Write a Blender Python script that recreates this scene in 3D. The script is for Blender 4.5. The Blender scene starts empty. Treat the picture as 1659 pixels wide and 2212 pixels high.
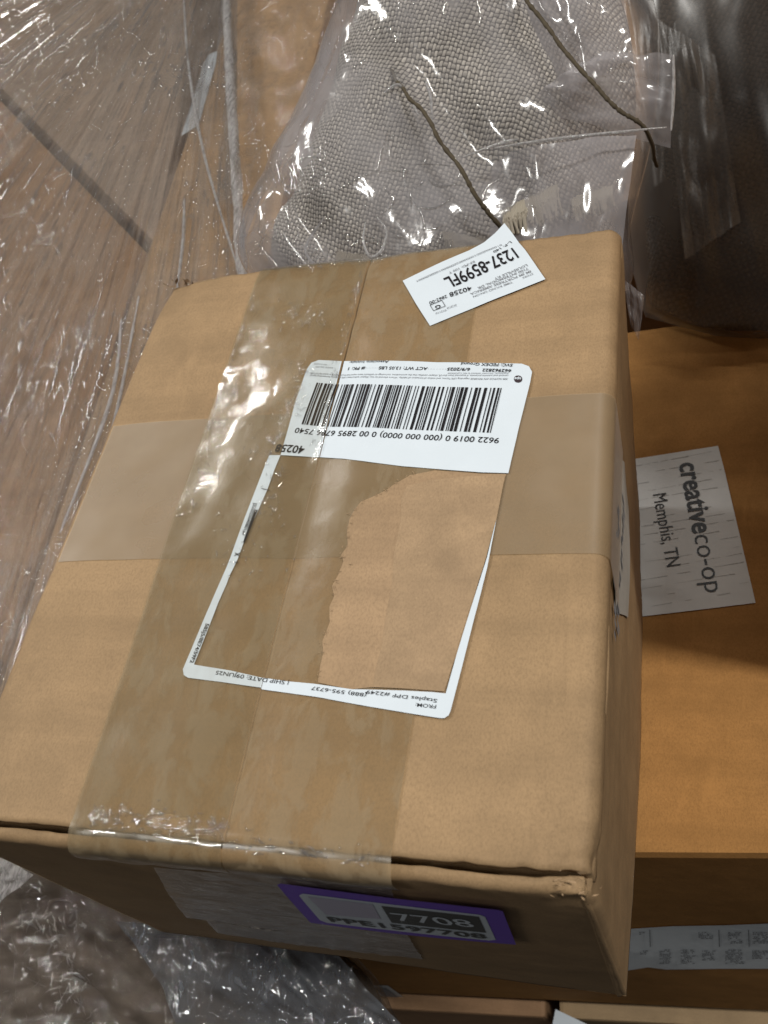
import bpy, bmesh, math, random
from mathutils import Vector, Matrix, noise as mn
import numpy as np

random.seed(7)
rng = np.random.default_rng(7)
SC = bpy.context.scene
COL = SC.collection

# ------------------------------------------------------------------ camera
CAM_POS = Vector((0.0, 0.0, 0.29))
RW = [[0.9478585387803633, -0.027701490635106015, -0.3174851459166989],
      [0.1599869710506856, -0.8202261063642242, 0.5492115289509236],
      [-0.2756235830896578, -0.5713683241615493, -0.7730264410676009]]
FPX, PW, PH = 2060.0, 1659.0, 2212.0
cam_data = bpy.data.cameras.new("camera")
cam = bpy.data.objects.new("camera", cam_data)
COL.objects.link(cam)
M3 = Matrix([[RW[r][0], -RW[r][1], -RW[r][2]] for r in range(3)])
cam.matrix_world = Matrix.Translation(CAM_POS) @ M3.to_4x4()
cam_data.sensor_fit = 'VERTICAL'
cam_data.sensor_height = 36.0
cam_data.sensor_width = 27.0
cam_data.lens = FPX / PH * 36.0
cam_data.clip_start = 0.005
cam_data.clip_end = 50.0
cam_data.dof.use_dof = True
cam_data.dof.focus_distance = 0.42
cam_data.dof.aperture_fstop = 22.0
SC.camera = cam

# ------------------------------------------------------------------ world, lamps, exposure
world = bpy.data.worlds.new("World")
SC.world = world
world.use_nodes = True
world.node_tree.nodes["Background"].inputs[0].default_value = (0.66, 0.66, 0.67, 1)
world.node_tree.nodes["Background"].inputs[1].default_value = 0.085
SC.view_settings.view_transform = 'Standard'
SC.view_settings.look = 'None'
SC.view_settings.exposure = 0.0
SC.cycles.use_denoising = True
SC.cycles.caustics_reflective = False
SC.cycles.caustics_refractive = False
SC.cycles.transparent_max_bounces = 16
SC.cycles.max_bounces = 8


def area_lamp(name, loc, target, sx, sy, watts, color):
    d = bpy.data.lights.new(name, 'AREA')
    d.shape = 'RECTANGLE'
    d.size, d.size_y = sx, sy
    d.energy = watts
    d.color = color
    o = bpy.data.objects.new(name, d)
    COL.objects.link(o)
    o.location = loc
    o.rotation_euler = (Vector(target) - Vector(loc)).to_track_quat('-Z', 'Y').to_euler()
    return o


WHITE = (1.0, 0.98, 0.93)
area_lamp("ceiling_lamp", (-3.1, 0.9, 2.3), (-.1, .3, 0), 1.2, .12, 70, WHITE)
area_lamp("ceiling_lamp", (1.25, 0.05, 2.4), (0, .3, 0), .16, .9, 58, WHITE)
area_lamp("ceiling_lamp", (-2.72, 3.0, 2.9), (-.1, .3, 0), .9, .045, 24, WHITE)
area_lamp("ceiling_lamp", (0.4, 2.6, 3.2), (0, .3, 0), .9, .05, 24, WHITE)
area_lamp("ceiling_lamp", (-1.6, -0.9, 2.6), (-.15, .1, 0), .7, .04, 18, WHITE)


# ------------------------------------------------------------------ pixel-ray helper: where a sight line meets a plane of the place
def P(px, z=0.0, n=None, o=None):
    c = ((px[0] - PW / 2), (px[1] - PH / 2), FPX)
    d = Vector([sum(RW[r][k] * c[k] for k in range(3)) for r in range(3)])
    if n is None:
        n, o = Vector((0, 0, 1)), Vector((0, 0, z))
    t = (o - CAM_POS).dot(n) / d.dot(n)
    return CAM_POS + d * t


# ------------------------------------------------------------------ materials
class NT:
    def __init__(s, name):
        s.m = bpy.data.materials.new(name)
        s.m.use_nodes = True
        s.t = s.m.node_tree
        s.t.nodes.clear()
        s.out = s.t.nodes.new('ShaderNodeOutputMaterial')

    def n(s, typ, ins=None, **kw):
        nd = s.t.nodes.new('ShaderNode' + typ)
        for k, v in kw.items():
            setattr(nd, k, v)
        for k, v in (ins or {}).items():
            if isinstance(v, bpy.types.NodeSocket):
                s.t.links.new(v, nd.inputs[k])
            else:
                nd.inputs[k].default_value = v
        return nd

    def math(s, op, a, b=0.0, clamp=False):
        return s.n('Math', {0: a, 1: b}, operation=op, use_clamp=clamp).outputs[0]

    def ramp(s, fac, stops):
        r = s.n('ValToRGB', {0: fac})
        el = r.color_ramp.elements
        while len(el) < len(stops):
            el.new(0.5)
        for e, (p, c) in zip(el, stops):
            e.position = p
            e.color = (*c, 1) if len(c) == 3 else c
        return r.outputs[0]

    def noise(s, vec, scale, detail=3, rough=.55, dist=0.0):
        return s.n('TexNoise', {'Vector': vec, 'Scale': scale, 'Detail': detail, 'Roughness': rough, 'Distortion': dist}).outputs[0]

    def mapping(s, vec, scale=(1, 1, 1), rot=(0, 0, 0), loc=(0, 0, 0)):
        return s.n('Mapping', {'Vector': vec, 'Scale': scale, 'Rotation': rot, 'Location': loc}).outputs[0]

    def mix(s, f, a, b, mode='MIX'):
        nd = s.n('Mix', data_type='RGBA', blend_type=mode)
        for k, v in ((0, f), (6, a), (7, b)):
            if isinstance(v, bpy.types.NodeSocket):
                s.t.links.new(v, nd.inputs[k])
            else:
                nd.inputs[k].default_value = v if k == 0 else ((*v, 1) if len(v) == 3 else v)
        return nd.outputs[2]

    def bump(s, h, strength, dist):
        return s.n('Bump', {'Height': h, 'Strength': strength, 'Distance': dist}).outputs[0]

    def fres(s, ior, nrm):
        # a thin sheet reflects alike from both of its sides
        bf = s.n('NewGeometry').outputs['Backfacing']
        i = s.math('ADD', s.math('MULTIPLY', bf, 1 / ior - ior), ior)
        return s.n('Fresnel', {'IOR': i, 'Normal': nrm}).outputs[0]

    def surf(s, sh):
        s.t.links.new(sh, s.out.inputs[0])
        return s.m


def cardboard(name, col, ridge=0.25, spec=.25, rough=.7, seed=0.0, streak=.35):
    t = NT(name)
    v = t.n('TexCoord').outputs['Object']
    v = t.mapping(v, loc=(seed, seed * .7, seed * .3))
    big = t.noise(v, 9, 4, .6)
    mid = t.noise(v, 70, 4, .6)
    fib = t.noise(t.mapping(v, scale=(1, .6, 1)), 1250, 3, .7)
    fleck = t.noise(v, 640, 2, .5)
    scuff = t.noise(t.mapping(v, scale=(1, .25, 1), rot=(0, 0, .6)), 42, 5, .7, .6)
    dark = tuple(c * .78 for c in col)
    light = tuple(min(1, c * 1.16) for c in col)
    c1 = t.mix(t.ramp(big, [(.3, (0, 0, 0)), (.72, (1, 1, 1))]), dark, light)
    c2 = t.mix(t.ramp(mid, [(.35, (0, 0, 0)), (.7, (.55, .55, .55))]), c1, tuple(min(1, c * 1.22) for c in col))
    c3 = t.mix(t.ramp(fib, [(.30, (.42, .42, .42)), (.58, (0, 0, 0))]), c2, tuple(c * .50 for c in col))
    c4 = t.mix(t.ramp(fleck, [(.68, (0, 0, 0)), (.8, (.3, .3, .3))]), c3, tuple(min(1, c * 1.6) for c in col))
    c4 = t.mix(t.ramp(scuff, [(.58, (0,) * 3), (.74, (.4,) * 3)]), c4, tuple(min(1, c * 1.35) for c in col))
    c4 = t.mix(t.ramp(scuff, [(.28, (.35,) * 3), (.40, (0,) * 3)]), c4, tuple(c * .6 for c in col))
    stk = t.noise(t.mapping(v, scale=(3, 60, 20)), 1, 4, .65)
    c4 = t.mix(t.ramp(stk, [(.38, (0,) * 3), (.68, (streak,) * 3)]), c4, tuple(c * .6 for c in col))
    w = t.n('TexWave', {'Vector': t.mapping(v, scale=(0, 1, 0)), 'Scale': 45, 'Distortion': .6, 'Detail': 2}).outputs['Fac']
    h = t.math('ADD', t.math('MULTIPLY', w, ridge), t.math('ADD', t.math('MULTIPLY', mid, .8), t.math('MULTIPLY', fib, .25)))
    b = t.n('BsdfPrincipled', {'Base Color': c4, 'Roughness': rough, 'Specular IOR Level': spec, 'Normal': t.bump(h, .35, .0008)})
    return t.surf(b.outputs[0])


def paper(name, col, rough=.45, var=.04):
    t = NT(name)
    v = t.n('TexCoord').outputs['Object']
    c = t.mix(t.noise(v, 60, 3), tuple(x * (1 - var * 2) for x in col), col)
    b = t.n('BsdfPrincipled', {'Base Color': c, 'Roughness': rough, 'Specular IOR Level': .3, 'Normal': t.bump(t.noise(v, 120, 3), .15, .001)})
    return t.surf(b.outputs[0])


def plain(name, col, rough=.6):
    t = NT(name)
    v = t.n('TexCoord').outputs['Object']
    c = t.mix(t.noise(v, 300, 2), tuple(x * .85 for x in col), col)
    return t.surf(t.n('BsdfPrincipled', {'Base Color': c, 'Roughness': rough, 'Specular IOR Level': .2}).outputs[0])


def tape_mat(name, haze, opacity, tint, wrinkle=.5, wscale=(60, 60, 60), blot=True, rough=.16, wdist=.0015, gate=None):
    """brown or clear adhesive tape: coloured film over a milky adhesive, glossy skin"""
    t = NT(name)
    v = t.n('TexCoord').outputs['Object']
    n1 = t.noise(t.mapping(v, scale=(1, .45, 1)), 95, 4, .62, .4)
    n2 = t.noise(v, 24, 3, .6)
    if blot:
        f = t.ramp(n1, [(.46, (opacity * .62,) * 3), (.56, (opacity * 1.25,) * 3)])
        f = t.math('MULTIPLY', f, t.ramp(n2, [(.3, (.75,) * 3), (.7, (1.2,) * 3)]), True)
    else:
        f = t.math('MULTIPLY', t.ramp(n2, [(.3, (.8,) * 3), (.7, (1.2,) * 3)]), opacity, True)
    wr = t.noise(t.mapping(v, scale=wscale), 1, 4, .6, .8)
    wr2 = t.noise(v, 420, 2, .6)
    h = t.math('ADD', wr, t.math('MULTIPLY', wr2, .25))
    if gate:
        sy = t.n('SeparateXYZ', {0: v}).outputs[1]
        g = t.math('ADD', t.n('MapRange', {0: sy, 1: gate[0], 2: gate[1], 3: gate[2], 4: 1.0}).outputs[0],
                   t.n('MapRange', {0: sy, 1: .112, 2: .085, 3: 0.0, 4: .9}).outputs[0])
        nrm = t.n('Bump', {'Height': h, 'Strength': t.math('MULTIPLY', g, wrinkle), 'Distance': wdist}).outputs[0]
    else:
        nrm = t.bump(h, wrinkle, wdist)
    body = t.n('MixShader', {0: f, 1: t.n('BsdfTransparent', {0: (*tint, 1)}).outputs[0],
                             2: t.n('BsdfDiffuse', {0: (*haze, 1)}).outputs[0]}).outputs[0]
    gl = t.n('BsdfGlossy', {'Color': (1, 1, 1, 1), 'Roughness': rough, 'Normal': nrm}).outputs[0]
    fr = t.fres(1.45, nrm)
    return t.surf(t.n('MixShader', {0: fr, 1: body, 2: gl}).outputs[0])


def film_mat(name, haze, amount, bump_scale=(240, 9), uv=True, wrinkle=.8, wdist=.004, rough=.09, fres=1.5, tint=(.97, .97, .97), micro=1.0, density=(.38, .72)):
    """clear stretch film or polybag: mostly transparent, milky streaks, hard glints on its ridges"""
    t = NT(name)
    tc = t.n('TexCoord')
    v = tc.outputs['UV'] if uv else tc.outputs['Object']
    if uv:
        st = t.mapping(v, scale=(bump_scale[0], bump_scale[1], 1))
    else:
        st = t.mapping(v, scale=(bump_scale[0], bump_scale[1], bump_scale[0]))
    s1 = t.noise(st, 1, 5, .62, .35)
    s2 = t.noise(st, 3.1, 3, .6, .2)
    patch = t.noise(tc.outputs['Object'], 16, 3, .6)
    if uv:
        s0 = t.noise(t.mapping(v, scale=(bump_scale[0] * .27, bump_scale[1] * .16, 1)), 1, 3, .6, .5)
        s1f = t.math('ADD', t.math('MULTIPLY', s1, .5), t.math('MULTIPLY', s0, .5))
    else:
        s1f = s1
    f = t.math('ADD', t.math('MULTIPLY', s1f, .75), t.math('MULTIPLY', patch, .4))
    f = t.math('MULTIPLY', t.ramp(f, [(density[0], (.25,) * 3), (density[1], (1.5,) * 3)]), amount, True)
    h = t.math('ADD', s1, t.math('MULTIPLY', s2, .35 * micro))
    nrm = t.bump(h, wrinkle, wdist)
    dif = t.n('MixShader', {0: .45, 1: t.n('BsdfDiffuse', {0: (*haze, 1), 'Normal': nrm}).outputs[0],
                            2: t.n('BsdfTranslucent', {0: (*haze, 1), 'Normal': nrm}).outputs[0]}).outputs[0]
    body = t.n('MixShader', {0: f, 1: t.n('BsdfTransparent', {0: (*tint, 1)}).outputs[0], 2: dif}).outputs[0]
    gl = t.n('BsdfGlossy', {'Color': (1, 1, 1, 1), 'Roughness': rough, 'Normal': nrm}).outputs[0]
    fr = t.fres(fres, nrm)
    return t.surf(t.n('MixShader', {0: fr, 1: body, 2: gl}).outputs[0])


def weave_mat(name, light, dark, pitch=.0025):
    t = NT(name)
    tc = t.n('TexCoord')
    uv = tc.outputs['UV']
    wob = t.n('TexNoise', {'Vector': uv, 'Scale': 30, 'Detail': 4}).outputs['Color']
    wob = t.n('VectorMath', {0: wob, 1: (.5, .5, .5)}, operation='SUBTRACT').outputs[0]
    wob = t.n('VectorMath', {0: wob, 'Scale': .011}, operation='SCALE').outputs[0]
    uvw = t.n('VectorMath', {0: uv, 1: wob}, operation='ADD').outputs[0]
    sp = t.n('SeparateXYZ', {0: uvw})
    k = math.pi / pitch
    a = t.math('SINE', t.math('MULTIPLY', sp.outputs[0], k))
    b = t.math('SINE', t.math('MULTIPLY', sp.outputs[1], k))
    ab = t.math('MULTIPLY', a, b)
    aa, bb = t.math('ABSOLUTE', a), t.math('ABSOLUTE', b)
    over = t.math('GREATER_THAN', ab, 0.0)
    hw = t.math('MULTIPLY', aa, t.math('ADD', t.math('MULTIPLY', bb, .45), .55))
    hf = t.math('MULTIPLY', bb, t.math('ADD', t.math('MULTIPLY', aa, .45), .55))
    mag = t.math('ADD', t.math('MULTIPLY', over, hw), t.math('MULTIPLY', t.math('SUBTRACT', 1.0, over), hf))
    pat = t.noise(uv, 26, 4, .65)
    thread = t.noise(t.mapping(uv, scale=(290, 12, 1)), 1, 2)
    thread2 = t.noise(t.mapping(uv, scale=(12, 290, 1)), 1, 2)
    la = t.mix(t.ramp(thread, [(.35, (0,) * 3), (.65, (1,) * 3)]), tuple(c * .72 for c in light), light)
    lb = t.mix(t.ramp(thread2, [(.35, (0,) * 3), (.65, (1,) * 3)]), tuple(c * .36 for c in light), tuple(c * .62 for c in light))
    yarn = t.mix(over, lb, la)
    yarn = t.mix(t.ramp(pat, [(.40, (0,) * 3), (.62, (.8,) * 3)]), yarn, tuple(c * .42 for c in light))
    col = t.mix(t.ramp(mag, [(.16, (0,) * 3), (.62, (1,) * 3)]), dark, yarn)
    fuzz = t.noise(uv, 900, 2)
    h = t.math('ADD', mag, t.math('MULTIPLY', fuzz, .3))
    p = t.n('BsdfPrincipled', {'Base Color': col, 'Roughness': .9, 'Specular IOR Level': .1, 'Normal': t.bump(h, .8, .0012)})
    return t.surf(p.outputs[0])


CARD = cardboard("kraft_cardboard", (.318, .208, .110), ridge=.5)
CARD_BIG = cardboard("orange_kraft_cardboard", (.41, .205, .068), ridge=.6, seed=3.1, streak=.4, spec=.1, rough=.85)
CARD_TAN = cardboard("tan_cardboard", (.40, .25, .13), seed=5.3)
CARD_BROWN = cardboard("brown_cardboard", (.33, .195, .105), seed=7.7)
CARD_GREY = cardboard("grey_brown_board", (.35, .255, .185), ridge=0, seed=9.2)
BACKING = cardboard("torn_kraft_backing", (.335, .222, .127), ridge=0, seed=11.0)
BACKING2 = cardboard("torn_kraft_backing_pale", (.365, .247, .144), ridge=0, seed=15.0)
CORE = cardboard("corrugated_core", (.20, .125, .07), seed=1.7)
LABEL_W = paper("label_paper", (.62, .68, .735))
LABEL_G = paper("grey_label_paper", (.72, .72, .71), .5, .1)
INK = plain("black_ink", (.012, .010, .012), .4)
INK_G = plain("grey_ink", (.25, .26, .28), .5)
INK_L = plain("faint_ink", (.46, .46, .45), .5)
PURPLE = plain("purple_ink", (.17, .07, .56), .35)
STICK_W = plain("sticker_grey", (.66, .73, .80), .35)
STICK_L = plain("sticker_lilac", (.50, .48, .60), .35)
STICK_D = plain("sticker_dark", (.055, .06, .06), .35)
TAPE = tape_mat("brown_packing_tape", (.36, .285, .18), .07, (.965, .965, .945), rough=.08, wrinkle=.6, wscale=(210, 130, 200), wdist=.00013, gate=(.13, .26, .10))
TAPE_S = tape_mat("smooth_packing_tape", (.34, .25, .152), .46, (.86, .81, .70), wrinkle=.15, wdist=.0003, blot=False, rough=.42)
TAPE_B = tape_mat("brown_packing_tape_flat", (.37, .285, .18), .32, (.89, .845, .74), wrinkle=.2, wdist=.0004, rough=.25)
TAPE_C = tape_mat("clear_front_tape", (.60, .54, .48), .40, (.92, .92, .92), wrinkle=.9, wscale=(40, 110, 110), wdist=.0012)
FILM = film_mat("stretch_film", (.62, .55, .49), .27, wdist=.016, rough=.04, bump_scale=(260, 16), density=(.46, .62), fres=1.8)
FILM_RIDGE = film_mat("film_ridge", (.66, .63, .62), .05, uv=False, bump_scale=(300, 300), wrinkle=.3, wdist=.001, rough=.06, fres=2.7, density=(.2, .5))
FILM_EDGE = film_mat("film_rope", (.70, .68, .68), .75, uv=False, bump_scale=(500, 60))
BAG = film_mat("clear_polybag", (.52, .50, .52), .42, uv=True, bump_scale=(14, 11), wrinkle=.4, wdist=.0030, rough=.1, micro=.3, density=(.48, .66))
BAG_FLAP = film_mat("milky_polybag_flap", (.58, .55, .57), .45, uv=False, bump_scale=(11, 6), wrinkle=.15, wdist=.0015, rough=.12, density=(.3, .8))
BAG_DARK = film_mat("grey_polybag", (.38, .35, .32), .34, uv=True, bump_scale=(9, 4), wrinkle=.4, wdist=.0015, rough=.3)
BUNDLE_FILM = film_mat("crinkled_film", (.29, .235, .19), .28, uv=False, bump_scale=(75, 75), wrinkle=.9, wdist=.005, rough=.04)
BLUE_FILM = film_mat("bluish_film", (.17, .18, .20), .55, uv=False, bump_scale=(60, 25), wrinkle=.6, wdist=.003, rough=.04)
WEAVE = weave_mat("burlap_weave", (.82, .75, .66), (.05, .042, .037))
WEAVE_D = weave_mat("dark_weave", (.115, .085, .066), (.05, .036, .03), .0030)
FRINGE = plain("jute_fringe", (.36, .32, .26), .9)
CORD = plain("dark_cord", (.085, .068, .045), .9)
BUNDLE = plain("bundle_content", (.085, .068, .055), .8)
FLOORM = plain("dark_concrete", (.045, .042, .04), .8)


# ------------------------------------------------------------------ object helpers
def link(name, verts, faces, mat, parent=None, uvs=None, smooth=False):
    me = bpy.data.meshes.new(name)
    me.from_pydata([tuple(v) for v in verts], [], faces)
    if uvs is not None:
        ul = me.uv_layers.new(name="UVMap")
        for l in me.loops:
            ul.data[l.index].uv = uvs[l.vertex_index]
    if mat:
        me.materials.append(mat)
    if smooth:
        me.polygons.foreach_set('use_smooth', [True] * len(me.polygons))
    me.update()
    o = bpy.data.objects.new(name, me)
    COL.objects.link(o)
    if parent:
        o.parent = parent
        o.matrix_parent_inverse = WORLD_OF[parent.name].inverted()
        WORLD_OF[o.name] = Matrix.Identity(4)
    else:
        WORLD_OF[o.name] = Matrix.Identity(4)
    return o


WORLD_OF = {}


def thing(name, label, cat, loc, group=None):
    o = bpy.data.objects.new(name, None)
    o.empty_display_size = .03
    COL.objects.link(o)
    o.location = loc
    WORLD_OF[o.name] = Matrix.Translation(Vector(loc))
    o['label'], o['category'] = label, cat
    if group:
        o['group'] = group
    return o


def tag(o, label, cat, group=None):
    o['label'], o['category'] = label, cat
    if group:
        o['group'] = group
    return o


def grid(name, fn, nu, nv, mat, parent=None, uvfn=None, smooth=True, thick=0.0, inward=False):
    vs, uv = [], []
    for j in range(nv + 1):
        for i in range(nu + 1):
            u, v = i / nu, j / nv
            vs.append(fn(u, v))
            uv.append(uvfn(u, v) if uvfn else (u, v))
    fs = [(j * (nu + 1) + i, j * (nu + 1) + i + 1, (j + 1) * (nu + 1) + i + 1, (j + 1) * (nu + 1) + i) for j in range(nv) for i in range(nu)]
    o = link(name, vs, fs, mat, parent, uv, smooth)
    if thick:
        md = o.modifiers.new("thickness", 'SOLIDIFY')
        md.thickness = thick
        md.offset = 1 if inward else -1
    return o


def N(x, y, z, s=1.0):
    return mn.noise(Vector((x * s, y * s, z * s)))


# --- main box measures (metres, box top at z = 0)
XL, XR, YF, YB, SEAM = -.266, -.0345, .0755, .3615, -.1530
H = .2115


def gap(y):
    k = min(1, max(0, (y - .215) / .06))
    return .00022 + .00095 * k * k


def zt(x, y):
    z = .0005 * N(x, y, 0, 22) + .0003 * N(x, y, 3, 70)
    d = abs(x - SEAM)
    z -= .0011 * math.exp(-(d / .012) ** 2)
    # the flap corners and edges sag a little
    z -= .0012 * math.exp(-((x - XL) / .012) ** 2)
    z -= .0020 * math.exp(-(((x - XR) / .014) ** 2 + ((y - YF) / .014) ** 2))
    z -= .0030 * math.exp(-(((x - XL) / .022) ** 2 + ((y - YB) / .02) ** 2))
    z -= .0016 * math.exp(-((y - YB) / .006) ** 2)
    return z


def sheet(name, pts, off, mat, parent, cell=.012, split=False, zf=None):
    """flat print or paper lying on the box top: polygon cut to small cells so that it follows the board"""
    bm = bmesh.new()
    f = bm.faces.new([bm.verts.new((p[0], p[1], 0)) for p in pts])
    bmesh.ops.triangulate(bm, faces=[f])
    xs = [p[0] for p in pts]
    ys = [p[1] for p in pts]
    for ax, lo, hi in ((0, min(xs), max(xs)), (1, min(ys), max(ys))):
        k = math.floor(lo / cell) + 1
        while k * cell < hi:
            co = Vector((k * cell, 0, 0)) if ax == 0 else Vector((0, k * cell, 0))
            no = Vector((1, 0, 0)) if ax == 0 else Vector((0, 1, 0))
            bmesh.ops.bisect_plane(bm, geom=bm.verts[:] + bm.edges[:] + bm.faces[:], plane_co=co, plane_no=no, dist=1e-6)
            k += 1
    if split and min(xs) < SEAM < max(xs):
        r = bmesh.ops.bisect_plane(bm, geom=bm.verts[:] + bm.edges[:] + bm.faces[:], plane_co=(SEAM, 0, 0), plane_no=(1, 0, 0), dist=1e-6)
        ed = [e for e in r['geom_cut'] if isinstance(e, bmesh.types.BMEdge)]
        bmesh.ops.split_edges(bm, edges=ed)
        for fc in bm.faces:
            left = fc.calc_center_median().x < SEAM
            for v in fc.verts:
                if abs(v.co.x - SEAM) < 1e-5:
                    v.co.x = SEAM + (-1 if left else 1) * gap(v.co.y) * .5
    for v in bm.verts:
        v.co.z = (zf or zt)(v.co.x, v.co.y) + off
    bmesh.ops.recalc_face_normals(bm, faces=bm.faces[:])
    if bm.faces and sum(fc.normal.z for fc in bm.faces) < 0:
        bmesh.ops.reverse_faces(bm, faces=bm.faces[:])
    me = bpy.data.meshes.new(name)
    bm.to_mesh(me)
    bm.free()
    me.materials.append(mat)
    o = bpy.data.objects.new(name, me)
    COL.objects.link(o)
    o.parent = parent
    o.matrix_parent_inverse = WORLD_OF[parent.name].inverted()
    WORLD_OF[o.name] = Matrix.Identity(4)
    return o


def plane_poly(name, pxs, n, o, off, mat, parent):
    pts = [P(p, n=n, o=o) + n * off for p in pxs]
    bm = bmesh.new()
    f = bm.faces.new([bm.verts.new(p) for p in pts])
    f.normal_update()
    if f.normal.dot(n) < 0:
        f.normal_flip()
    bmesh.ops.triangulate(bm, faces=[f])
    me = bpy.data.meshes.new(name)
    bm.to_mesh(me)
    bm.free()
    me.materials.append(mat)
    ob = bpy.data.objects.new(name, me)
    COL.objects.link(ob)
    ob.parent = parent
    ob.matrix_parent_inverse = WORLD_OF[parent.name].inverted()
    WORLD_OF[ob.name] = Matrix.Identity(4)
    return ob


def text_tris(s, bold=0.0, space=1.0):
    cu = bpy.data.curves.new("tmp_text", 'FONT')
    cu.body = s
    cu.size = 1.0
    cu.offset = bold
    cu.space_character = space
    cu.resolution_u = 3
    ob = bpy.data.objects.new("tmp_text", cu)
    COL.objects.link(ob)
    dg = bpy.context.evaluated_depsgraph_get()
    me = bpy.data.meshes.new_from_object(ob.evaluated_get(dg))
    vs = [(v.co.x, v.co.y) for v in me.vertices]
    fs = [tuple(p.vertices) for p in me.polygons]
    bpy.data.objects.remove(ob)
    bpy.data.curves.remove(cu)
    bpy.data.meshes.remove(me)
    return vs, fs


def lettering(name, items, parent, mat, n=None, o=None, off=.0007, zf=None):
    """items: (string, start px, end px, cap height px, bold); each line of flat print is a mesh lying on a plane or on the box top"""
    n0 = n or Vector((0, 0, 1))
    made = []
    for it in items:
        s, a, b, hpx = it[:4]
        bold = it[4] if len(it) > 4 else 0.0
        vs, fs = text_tris(s, bold)
        x0, x1 = min(v[0] for v in vs), max(v[0] for v in vs)
        A = P(a, n=n, o=o) if n else P(a)
        B = P(b, n=n, o=o) if n else P(b)
        d = Vector((b[0] - a[0], b[1] - a[1]))
        d.normalize()
        tpx = (a[0] + d.y * hpx, a[1] - d.x * hpx)
        T = P(tpx, n=n, o=o) if n else P(tpx)
        ex = (B - A)
        L = ex.length
        ex.normalize()
        ey = n0.cross(ex)
        hh = abs((T - A).dot(ey))
        sx, sy = L / (x1 - x0), hh / .73
        V = []
        for vx, vy in vs:
            p = A + ex * ((vx - x0) * sx) + ey * (vy * sy)
            if n:
                p = p + n * off
            else:
                p.z = (zf or zt)(p.x, p.y) + off
            V.append(p)
        made.append(link(name, V, fs, mat, parent))
    return made


def tube(name, pts, r, mat, parent=None, seg=6, rf=None):
    pts = [Vector(p) for p in pts]
    V, F = [], []
    for i, p in enumerate(pts):
        d = (pts[min(i + 1, len(pts) - 1)] - pts[max(i - 1, 0)]).normalized()
        u = d.orthogonal().normalized() if i == 0 else (u - d * u.dot(d)).normalized()
        w = d.cross(u)
        rr = r * (rf(i / (len(pts) - 1)) if rf else 1)
        for k in range(seg):
            a = 2 * math.pi * k / seg
            V.append(p + (u * math.cos(a) + w * math.sin(a)) * rr)
    for i in range(len(pts) - 1):
        for k in range(seg):
            F.append((i * seg + k, i * seg + (k + 1) % seg, (i + 1) * seg + (k + 1) % seg, (i + 1) * seg + k))
    return link(name, V, F, mat, parent, smooth=True)


def wobble(pts, amp, f):
    return [p + Vector((N(p.x, p.y, p.z, f), N(p.y, p.z, p.x, f), N(p.z, p.x, p.y, f))) * amp for p in pts]


def spline(pts, n):
    """Catmull-Rom through points"""
    pts = [Vector(p) for p in pts]
    out = []
    m = len(pts) - 1
    for i in range(n + 1):
        t = i / n * m
        k = min(int(t), m - 1)
        t -= k
        p0, p1, p2, p3 = pts[max(k - 1, 0)], pts[k], pts[k + 1], pts[min(k + 2, m)]
        out.append(.5 * ((2 * p1) + (p2 - p0) * t + (2 * p0 - 5 * p1 + 4 * p2 - p3) * t * t + (3 * p1 - p0 - 3 * p2 + p3) * t ** 3))
    return out


def rect_carton(name, a, b, width, ztop, zbot, mat, parent=None, bev=.004, part='board'):
    """carton with one top edge a->b (world xy) and its width to the left of that edge"""
    a, b = Vector(a), Vector(b)
    d = (b - a).normalized()
    w = Vector((-d.y, d.x)) * width
    q = [a, b, b + w, a + w]
    bm = bmesh.new()
    top = [bm.verts.new((p.x, p.y, ztop)) for p in q]
    bot = [bm.verts.new((p.x, p.y, zbot)) for p in q]
    bm.faces.new(top)
    bm.faces.new(bot[::-1])
    for i in range(4):
        bm.faces.new((top[i], bot[i], bot[(i + 1) % 4], top[(i + 1) % 4]))
    bmesh.ops.recalc_face_normals(bm, faces=bm.faces[:])
    bmesh.ops.bevel(bm, geom=bm.edges[:], offset=bev, segments=2, affect='EDGES', profile=.6)
    me = bpy.data.meshes.new(name)
    bm.to_mesh(me)
    bm.free()
    me.materials.append(mat)
    o = bpy.data.objects.new(name, me)
    COL.objects.link(o)
    WORLD_OF[o.name] = Matrix.Identity(4)
    if parent:
        o.parent = parent
        o.matrix_parent_inverse = WORLD_OF[parent.name].inverted()
    return o


def ridge_mesh(name, spots, parent, mat, r0=.0004, r1=.0009, l0=.004, l1=.02, bend=.1, seg=4):
    """raised wrinkles of a film: tapered half-round folds; spots = (point, normal, direction)"""
    V, F = [], []
    for p, n, d in spots:
        n = n.normalized()
        d = (d - n * d.dot(n)).normalized()
        w = n.cross(d)
        L = math.exp(random.uniform(math.log(l0), math.log(l1)))
        r = random.uniform(r0, r1)
        cv = random.uniform(-bend, bend)
        b = len(V)
        for i in range(seg + 1):
            t = i / seg
            rr = r * max(.08, math.sin(math.pi * (.06 + .88 * t)))
            c = p + d * (L * (t - .5)) + w * (cv * L * (t - .5) ** 2 * 4) + n * .0003
            for k in range(5):
                a = math.pi * k / 4
                V.append(c + w * (rr * math.cos(a)) + n * (rr * math.sin(a) * .65))
        for i in range(seg):
            for k in range(4):
                F.append((b + i * 5 + k, b + (i + 1) * 5 + k, b + (i + 1) * 5 + k + 1, b + i * 5 + k + 1))
    o = link(name, V, F, mat, parent, smooth=True)
    o["kind"] = "stuff"
    return o


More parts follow.
